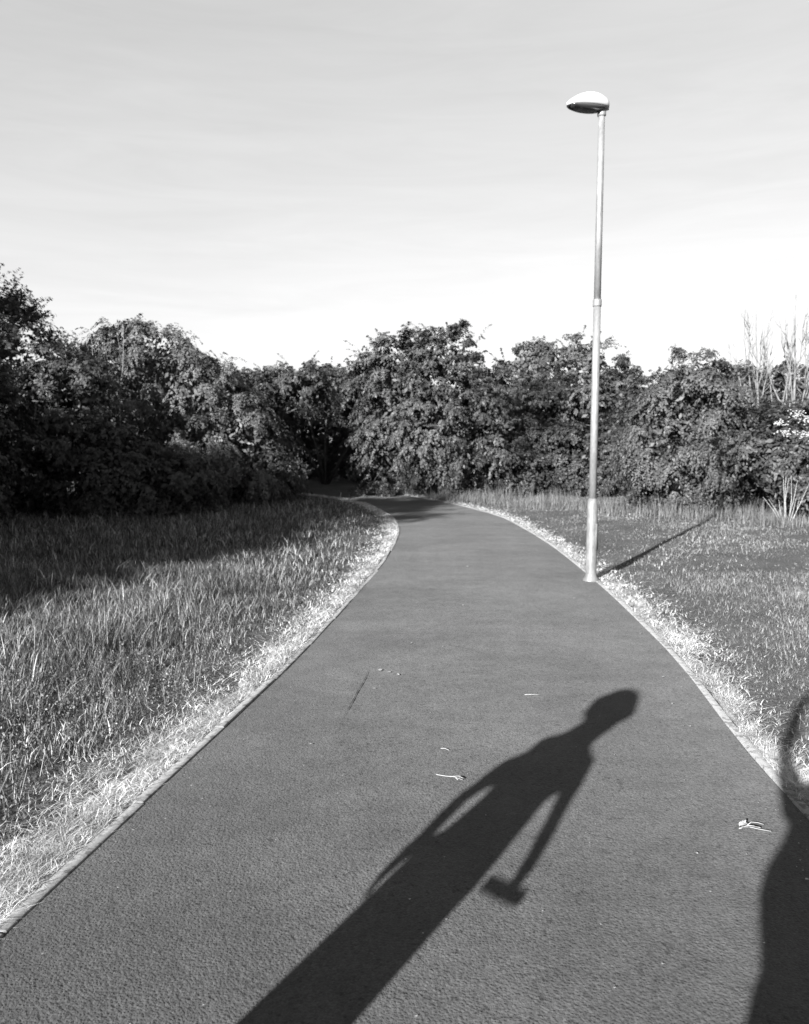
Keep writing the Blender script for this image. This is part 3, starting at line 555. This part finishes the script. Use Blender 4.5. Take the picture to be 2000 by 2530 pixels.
def hand(wrist, palm_dir, thumb_dir, curl_dir, sz=1., curl=.5):
    """palm, four bent fingers of unequal length and a thumb"""
    w = Vector(wrist); d = Vector(palm_dir).normalized(); c_ = Vector(curl_dir).normalized(); c_ = (c_ - d * c_.dot(d)).normalized(); s_ = d.cross(c_).normalized()
    if s_.dot(Vector(thumb_dir)) < 0: s_ = -s_
    sg = [(tuple(w), tuple(w + d * .03 * sz), .024 * sz, .026 * sz)]
    for k_ in range(4): sg.append((tuple(w + d * .02 * sz + s_ * (.012 - .009 * k_) * sz), tuple(w + d * .085 * sz + s_ * (.027 - .018 * k_) * sz), .016 * sz, .011 * sz))
    for k_, fl in enumerate((.072, .080, .074, .058)):
        p0 = w + d * .085 * sz + s_ * (.029 - .0195 * k_) * sz; a_ = curl
        for q, part in enumerate((.45, .3, .25)):
            v = d * math.cos(a_) + c_ * math.sin(a_); p1 = p0 + v * fl * part * sz; sg.append((tuple(p0), tuple(p1), .0088 * sz - .0007 * q, .0082 * sz - .0008 * q)); p0 = p1; a_ += curl
    p0 = w + d * .025 * sz + s_ * .02 * sz
    for q, (v, l_) in enumerate(((d * .55 + s_ * .8 + c_ * .2, .045), (d * .8 + s_ * .4 + c_ * .45, .032), (d * .9 + s_ * .1 + c_ * .5, .026))):
        p1 = p0 + v.normalized() * l_ * sz; sg.append((tuple(p0), tuple(p1), .0125 * sz - .0012 * q, .0115 * sz - .0012 * q)); p0 = p1
    return sg
def make_person(label, loc, yaw, J, H=1.7, long_hair=False):
    k = H / 1.7; t = thing('person', label, 'person', loc, yaw); z = lambda v: v * k
    hipw, shw, tw, aw, shz = J.get('hipw', .085), J.get('shw', .155), J.get('tw', 1.), J.get('aw', 1.), J.get('shz', 1.375); hm = J.get('hem', .86)
    nk = (0, 0, z(1.42)); hd = Vector(J['head']); ww = tw * J.get('waist', 1.); sh = J.get('sh', [(-shw, 0, z(shz)), (shw, 0, z(shz))]); seg = []
    seg += [((0, 0, z(.93)), (0, 0, z(1.08)), .115 * tw, .105 * tw, (1.1, .85)), ((0, 0, z(1.08)), (0, 0, z(shz - .075)), .105 * tw, .12 * tw, (1.1, .8)), ((-shw * .75, 0, z(shz - .025)), (shw * .75, 0, z(shz - .025)), .062 * tw, .062 * tw),
            ((0, -.01, z(1.38)), tuple(hd - Vector((0, .01, z(.06)))), .052, .048)]
    # skull, jaw, nose, lips, ears
    seg += [(tuple(hd + Vector((0, -.015, .02))), tuple(hd + Vector((0, .02, .02))), .088, .08), (tuple(hd + Vector((0, .02, -.03))), tuple(hd + Vector((0, .045, -.075))), .062, .034),
            (tuple(hd + Vector((0, .092, .015))), tuple(hd + Vector((0, .108, -.018))), .009, .013), (tuple(hd + Vector((-.016, .082, -.05))), tuple(hd + Vector((.016, .082, -.05))), .009, .009)]
    for e_ in (-1, 1): seg += [(tuple(hd + Vector((e_ * .084, 0, .012))), tuple(hd + Vector((e_ * .08, .004, -.02))), .016, .01, (.6, 1.2)), (tuple(hd + Vector((e_ * .012, .08, .032))), tuple(hd + Vector((e_ * .05, .07, .034))), .012, .01)]
    for i, e_ in enumerate((-1, 1)):
        hp, kn, an = (e_ * hipw, 0, z(.90)), J['knee'][i], J['ankle'][i]
        seg += [(hp, kn, .082, .052), (kn, lerp(kn, an, .35), .05, .055), (lerp(kn, an, .35), an, .055, .036), (an, (an[0], an[1] + .02, .05), .036, .036), ((an[0], an[1] - .04, .045), (an[0] + e_ * .015, an[1] + .15, .035), .034, .03)]
        el, wr = J['elbow'][i], J['wrist'][i]
        seg += [(sh[i], lerp(sh[i], el, .5), .047 * aw, .042 * aw), (lerp(sh[i], el, .5), el, .042 * aw, .035 * aw), (el, lerp(el, wr, .3), .036 * aw, .037 * aw), (lerp(el, wr, .3), wr, .037 * aw, .024)]
        seg += hand(wr, *J['hand'][i])
    body = solid('body', seg, M_skin, t, .0085, 2)
    for e_ in (-1, 1): solid('eye', [(tuple(hd + Vector((e_ * .03, .078, .012))), tuple(hd + Vector((e_ * .031, .0785, .012))), .0115, .0115)], M_eye, body, .004, 1)
    tx = J.get('tx', 0.); shirt = [((tx, 0, z(hm)), (tx, 0, z(1.08)), .128 * tw, .118 * ww, (1.1, .9)), ((tx, 0, z(1.08)), (tx, 0, z(shz - .075)), .118 * ww, .13 * tw, (1.08, .85)), ((-shw * .8, 0, z(shz - .025)), (shw * .8, 0, z(shz - .025)), .07 * tw, .07 * tw)]
    for i in (0, 1): shirt.append(((nk[0] + hd.x * .3, -.01, z(shz + .06)), (sh[i][0] * .93, 0, sh[i][2]), .062, .05 * aw)); shirt.append((sh[i], lerp(sh[i], J['elbow'][i], .5), .056 * aw, .05 * aw))
    solid('shirt', shirt, M_shirt, t)
    sh_ = [((0, 0, z(.88)), (0, 0, z(.95)), .122 * tw, .12 * tw, (1.08, .9))]
    for i, e_ in enumerate((-1, 1)): sh_.append(((e_ * hipw, 0, z(.88)), lerp((e_ * hipw, 0, z(.9)), J['knee'][i], J.get('shorts', .95)), .092 * tw, .085 * tw))
    solid('shorts', sh_, M_short, t)
    for i, e_ in enumerate((-1, 1)):
        a_ = J['ankle'][i]; solid('shoe', [((a_[0], a_[1] - .05, .045), (a_[0] + e_ * .02, a_[1] + .17, .04), .045, .042, (1, .95)), ((a_[0], a_[1] - .03, .06), (a_[0], a_[1] + .03, .085), .045, .046)], M_shoe, t, .009)
    hs = [(tuple(hd + Vector((0, -.025, .025))), tuple(hd + Vector((0, .0, .035))), .114, .104), (tuple(hd + Vector((0, -.04, .0))), tuple(hd + Vector((0, -.05, -.05))), .1, .07)]
    if long_hair: hs += [(tuple(hd + Vector((0, -.03, -.02))), tuple(hd + Vector((-.012, -.045, -.18))), .096, .07), (tuple(hd + Vector((.05, .0, .0))), tuple(hd + Vector((.03, -.02, -.12))), .07, .05)]
    if long_hair: hs += [(tuple(hd + Vector((.045, -.01, .03))), tuple(hd + Vector((.075, -.01, -.02))), .066, .055), (tuple(hd + Vector((-.065, -.02, .02))), tuple(hd + Vector((-.07, -.03, -.03))), .07, .06)]
    if long_hair == 2: hs += [(tuple(hd + Vector((-.05, -.05, 0))), tuple(hd + Vector((-.06, -.06, -.11))), .075, .05), (tuple(hd + Vector((.05, -.05, 0))), tuple(hd + Vector((.06, -.06, -.11))), .075, .05)]
    solid('hair', hs, M_hair, t, .01); return t
YAW = -SUN_AZ
PB = (-1.005, .66, .004)
make_person('slim person in shirt and knee shorts standing on the left of the path', PB, YAW,
    dict(head=(.072, .02, 1.58), sh=[(-.14, 0, 1.20), (.155, 0, 1.27)], shw=.075, shz=1.335, tw=.96, tx=.014, aw=.8, hem=.83, hipw=.058, knee=[(-.055, .0, .48), (.05, .03, .48)], ankle=[(-.055, -.06, .09), (.05, .04, .09)], shorts=.97,
         elbow=[(-.184, -.02, 1.055), (.222, .0, 1.04)], wrist=[(-.168, .04, .89), (.25, .03, .92)],
         hand=[((-.04, .1, -1), (.2, 1, 0), (1, .3, 0), 1.05, .2), ((.12, .05, -1), (0, 1, 0), (-1, .3, .1), 1.0, 1.0)]), long_hair=True)
def phone(label, loc, rot):
    t = thing('smartphone', label, 'smartphone', loc); t.rotation_euler = rot if not isinstance(rot, Matrix) else rot.to_euler(); w, h, d, r = .037, .075, .004, .008; out = []
    for cx, cy, a0 in ((w - r, h - r, 0), (-w + r, h - r, 90), (-w + r, -h + r, 180), (w - r, -h + r, 270)):
        for k_ in range(5): a_ = R(a0 + 22.5 * k_); out.append((cx + r * math.cos(a_), cy + r * math.sin(a_)))
    mb = MB(); mb.rings([[(x_ * s_, zz, y_ * s_) for x_, y_ in out] for s_, zz in ((.97, -d), (1, -d + .0012), (1, d - .0012), (.97, d))]); link('phone_body', mb.mesh('phone_body', M_short), t)
    mb = MB(); mb.rings([[(x_ * .94, zz, y_ * .96) for x_, y_ in out] for zz in (-d - .0008, -d + .0004)]); link('screen', mb.mesh('screen', M_phone), t); return t
cs, sn = math.cos(YAW), math.sin(YAW)
phone('dark smartphone held level in the hand of the slim person', (PB[0] + .238 * cs - .06 * sn, PB[1] + .238 * sn + .06 * cs, .825), Matrix.Rotation(YAW, 3, 'Z') @ Matrix.Rotation(R(6), 3, 'Y') @ Matrix.Rotation(R(9), 3, 'X') @ Matrix(((0, 0, 1), (1, 0, 0), (0, 1, 0))))
PP = (-.17, -.322, .004)
make_person('person holding up a phone in one hand, other arm raised, behind the camera', PP, -.25,
    dict(head=(.05, .03, 1.69), shw=.165, shz=1.36, tw=1.12, waist=1.55, hem=.86, hipw=.088, knee=[(-.10, .02, .52), (.11, .02, .52)], ankle=[(-.10, 0, .09), (.12, 0, .09)], shorts=.97,
         elbow=[(-.245, -.02, 1.69), (.29, .10, 1.26)], wrist=[(-.215, .0, 1.96), (.145, .275, 1.40)],
         hand=[((.5, .1, .8), (0, 1, .2), (.8, 0, -.3), 1., .35), ((-.35, .45, .5), (-.6, 0, .6), (-1, -.3, 0), 1., .5)]), H=1.83)
phone('dark smartphone held upright at the camera by the person taking the picture', (0.0, -.012, 1.455), (-PITCH, 0, 0))

# ------------------------------------------------------------------ litter on the path
def at(px, py, z=.0): d = CAM_H / math.tan(math.atan((py - 1265) / 2000) + PITCH); f = CAM_H / math.hypot(1, 0) ; ray = Vector(((px - 1000) / 2000, 1, -(py - 1265) / 2000)); ray.rotate(Matrix.Rotation(-PITCH, 3, 'X')); k_ = -(CAM_H - z) / ray.z; return (ray.x * k_, ray.y * k_, z)
M_twig = mat('dry_twig', .22, .8, .2); M_leafdry = mat('dry_leaf', .24, .8, .2)
def litter(name, label, px, py, strips, leafs):
    x, y, _ = at(px, py, .016); t = thing(name, label, 'leaf' if leafs else 'twig', (x, y, .016)); mb = MB()
    for st in strips: mb.tube([(a_, b_, c_) for a_, b_, c_ in st], np.linspace(.0018, .0009, len(st)), 5)
    link('stem', mb.mesh('stem', M_twig), t)
    if leafs:
        mb = MB()
        for cx, cy, L_, W_, an, tilt in leafs:
            n_ = 7; top = []
            for k_ in range(n_):
                f = k_ / (n_ - 1); w_ = W_ * math.sin(math.pi * f) ** .8 * (1 - .25 * f) + .0006; zz = .004 + .012 * math.sin(f * 3) * tilt
                for sgn, dz in ((-1, .007), (0, 0), (1, .004)):
                    lx, ly = (f - .5) * L_, sgn * w_; top.append((cx + lx * math.cos(an) - ly * math.sin(an), cy + lx * math.sin(an) + ly * math.cos(an), zz + dz * (sgn != 0)))
            mb.add(top, [(3 * k_ + j, 3 * k_ + j + 1, 3 * k_ + 3 + j + 1, 3 * k_ + 3 + j) for k_ in range(n_ - 1) for j in (0, 1)])
        link('leaf_blade', mb.mesh('leaf_blade', M_leafdry), t)
    return t
litter('fallen_leaf', 'pale curled leaf with long thin stalks lying by the right kerb', 1850, 2047, [[(-.04, -.008, .004), (.0, -.004, .008), (.035, -.012, .003), (.075, -.03, .003)], [(0, .012, .006), (.025, .034, .009), (.052, .038, .005), (.072, .028, .002)]],
       [(-.014, .010, .05, .017, .5, .7), (.005, -.012, .07, .007, -.1, .6), (-.005, .03, .03, .008, 1.3, .8)])
litter('twig', 'thin pale forked twig lying left of the shadow of the head and arm', 1112, 1922, [[(-.06, .03, .003), (-.02, .008, .005), (.02, -.004, .006), (.055, -.03, .003)], [(.0, 0, .006), (.03, .006, .004), (.05, -.008, .003)], [(.02, -.004, .006), (.035, -.03, .003)]], [(.038, -.016, .04, .006, -.5, .5)])
litter('twig', 'short pale straw lying near the middle of the path right of the smear', 1318, 1718, [[(-.05, .002, .003), (0, 0, .005), (.05, .004, .003)]], None)
litter('twig', 'tiny crooked twig above the forked twig', 1100, 1853, [[(-.02, .012, .003), (.0, .004, .006), (.02, -.012, .003)]], None)
# white petals: the ones that show, each a thing; the crumbs together
PG = 'white petals scattered on the path'
def petal_mesh(seed):
    g = np.random.default_rng(seed); n_ = 7; v = [(0, 0, .004)] + [(.011 * (1 + .35 * g.normal()) * math.cos(6.283 * j / n_), .007 * (1 + .3 * g.normal()) * math.sin(6.283 * j / n_), .001 + .003 * g.random()) for j in range(n_)]
    return mesh_np('petal', v, None, [(0, 1 + j, 1 + (j + 1) % n_) for j in range(n_)], M_petal)
pm = [petal_mesh(k_) for k_ in range(5)]
for i, (px, py, sc_) in enumerate([(1155, 1399, 1.8), (940, 1655, 2.0), (962, 1660, 1.5), (985, 1666, 1.2), (1585, 1565, 1.1), (1724, 2108, .9), (1662, 1738, .7), (1705, 1794, .8), (1846, 1848, .9), (925, 1701, .8), (1018, 1588, .9), (1096, 1597, .8), (1145, 1495, .9), (1420, 1478, .9), (1700, 1740, .6), (1640, 1672, .9), (768, 1838, .7), (1995, 2173, .8)]):
    x, y, z_ = at(px, py, .015); o = link('petal', pm[i % 5], None, (x, y, .014), i * 1.7, label='small white petal lying flat on the dark path', category='petal', group=PG); o.scale = (sc_, sc_, 1)
g = np.random.default_rng(77); cr = []
for _ in range(1000):
    y = g.uniform(1.9, 16); e0 = np.interp(y, LEFT[:130, 1], LEFT[:130, 0]); e1 = np.interp(y, RIGHT[:130, 1], RIGHT[:130, 0]); f = g.beta(.45, .45); x = e0 + (e1 - e0) * (.02 + .96 * f); s_ = g.uniform(.0012, .0038); a_ = g.uniform(0, 3)
    for q in range(4): cr.append((x + s_ * math.cos(a_ + q * 1.57) * (1.6 if q % 2 else 1), y + s_ * math.sin(a_ + q * 1.57), .0155 + .002 * (q % 2)))
link('path_crumbs', mesh_np('path_crumbs', cr, np.arange(len(cr)).reshape(-1, 4), None, M_petal), kind='stuff')

# ------------------------------------------------------------------ weeds in the near left grass, daisies in the lawn, dry stalks by the shrubs
g = np.random.default_rng(91); p, e, _ = scatter(12000, 1.7, 7.0, -1, .9, 92, .5); pr = np.clip(1.3 - p[:, 1] / 5.5, .06, 1) * (e > .42) * np.clip(.6 + vnoise(p, 2.2, 31), 0, 1); p = p[g.random(len(p)) < pr]; wv, wq, wt = [], [], []; nv = 0
for q in p:
    h = g.uniform(.08, .26); a_ = g.uniform(0, 6.28); tip = np.array([q[0] + h * .55 * math.cos(a_), q[1] + h * .55 * math.sin(a_), h * .8]); b0 = np.array([q[0], q[1], -.03]); nl = int(g.integers(7, 13)); sd_ = np.array([-math.sin(a_), math.cos(a_), 0]) * .0017
    wv += [b0 - sd_, b0 + sd_, tip + sd_ * .5, tip - sd_ * .5]; wq.append([nv, nv + 1, nv + 2, nv + 3]); nv += 4
    for k_ in range(nl):
        f = .3 + .7 * k_ / (nl - 1); c_ = b0 * (1 - f) + tip * f + g.normal(0, .012, 3); u = unit(g.normal(size=3)) * g.uniform(.004, .009); w_ = unit(np.cross(u, g.normal(size=3))) * np.linalg.norm(u) * .6
        wv += [c_ - u, c_ + w_, c_ + u, c_ - w_]; wq.append([nv, nv + 1, nv + 2, nv + 3]); nv += 4
link('meadow_weeds', mesh_np('meadow_weeds', np.array(wv), np.array(wq), None, foliage('weed_leaves', .04, .13, .2)), kind='stuff')
p, e, g = scatter(420, 6.5, 16, 1, 1.2, 95, .3); p = p[(e > .6) & (g.random(len(p)) < np.clip(.25 + 1.6 * vnoise(p, 1.2, 44), 0, 1))]; dv = []
for q in p:
    s_ = g.uniform(.007, .013); z_ = g.uniform(.07, .12)
    for k_ in range(4): dv.append((q[0] + s_ * math.cos(k_ * 1.57 + .4), q[1] + s_ * .8 * math.sin(k_ * 1.57 + .4), z_ + (.006 if k_ == 1 else 0)))
link('daisies', mesh_np('daisies', np.array(dv), np.arange(len(dv)).reshape(-1, 4), None, M_flower), kind='stuff')
st = thing('dry_plant', 'fan of pale dry stalks rising from the grass at the right edge', 'plant', (7.35, 15.5, 0)); M_stalk = mat('dry_stalk', .2, .8, .2); g = np.random.default_rng(12)
for k_ in range(11):
    a_ = (k_ - 5) * .10 + g.normal(0, .09); a_ *= g.uniform(.5, 1.3); h = g.uniform(.4, .95); mb = MB(); mb.tube([(.02 * (k_ - 5), 0, 0), (.02 * (k_ - 5) + math.sin(a_) * h * .5, .03 * g.normal(), h * .5), (.02 * (k_ - 5) + math.sin(a_) * h * 1.05, .08 * g.normal(), h)], [.0065, .005, .0025], 5); link('stalk', mb.mesh('stalk', M_stalk), st)
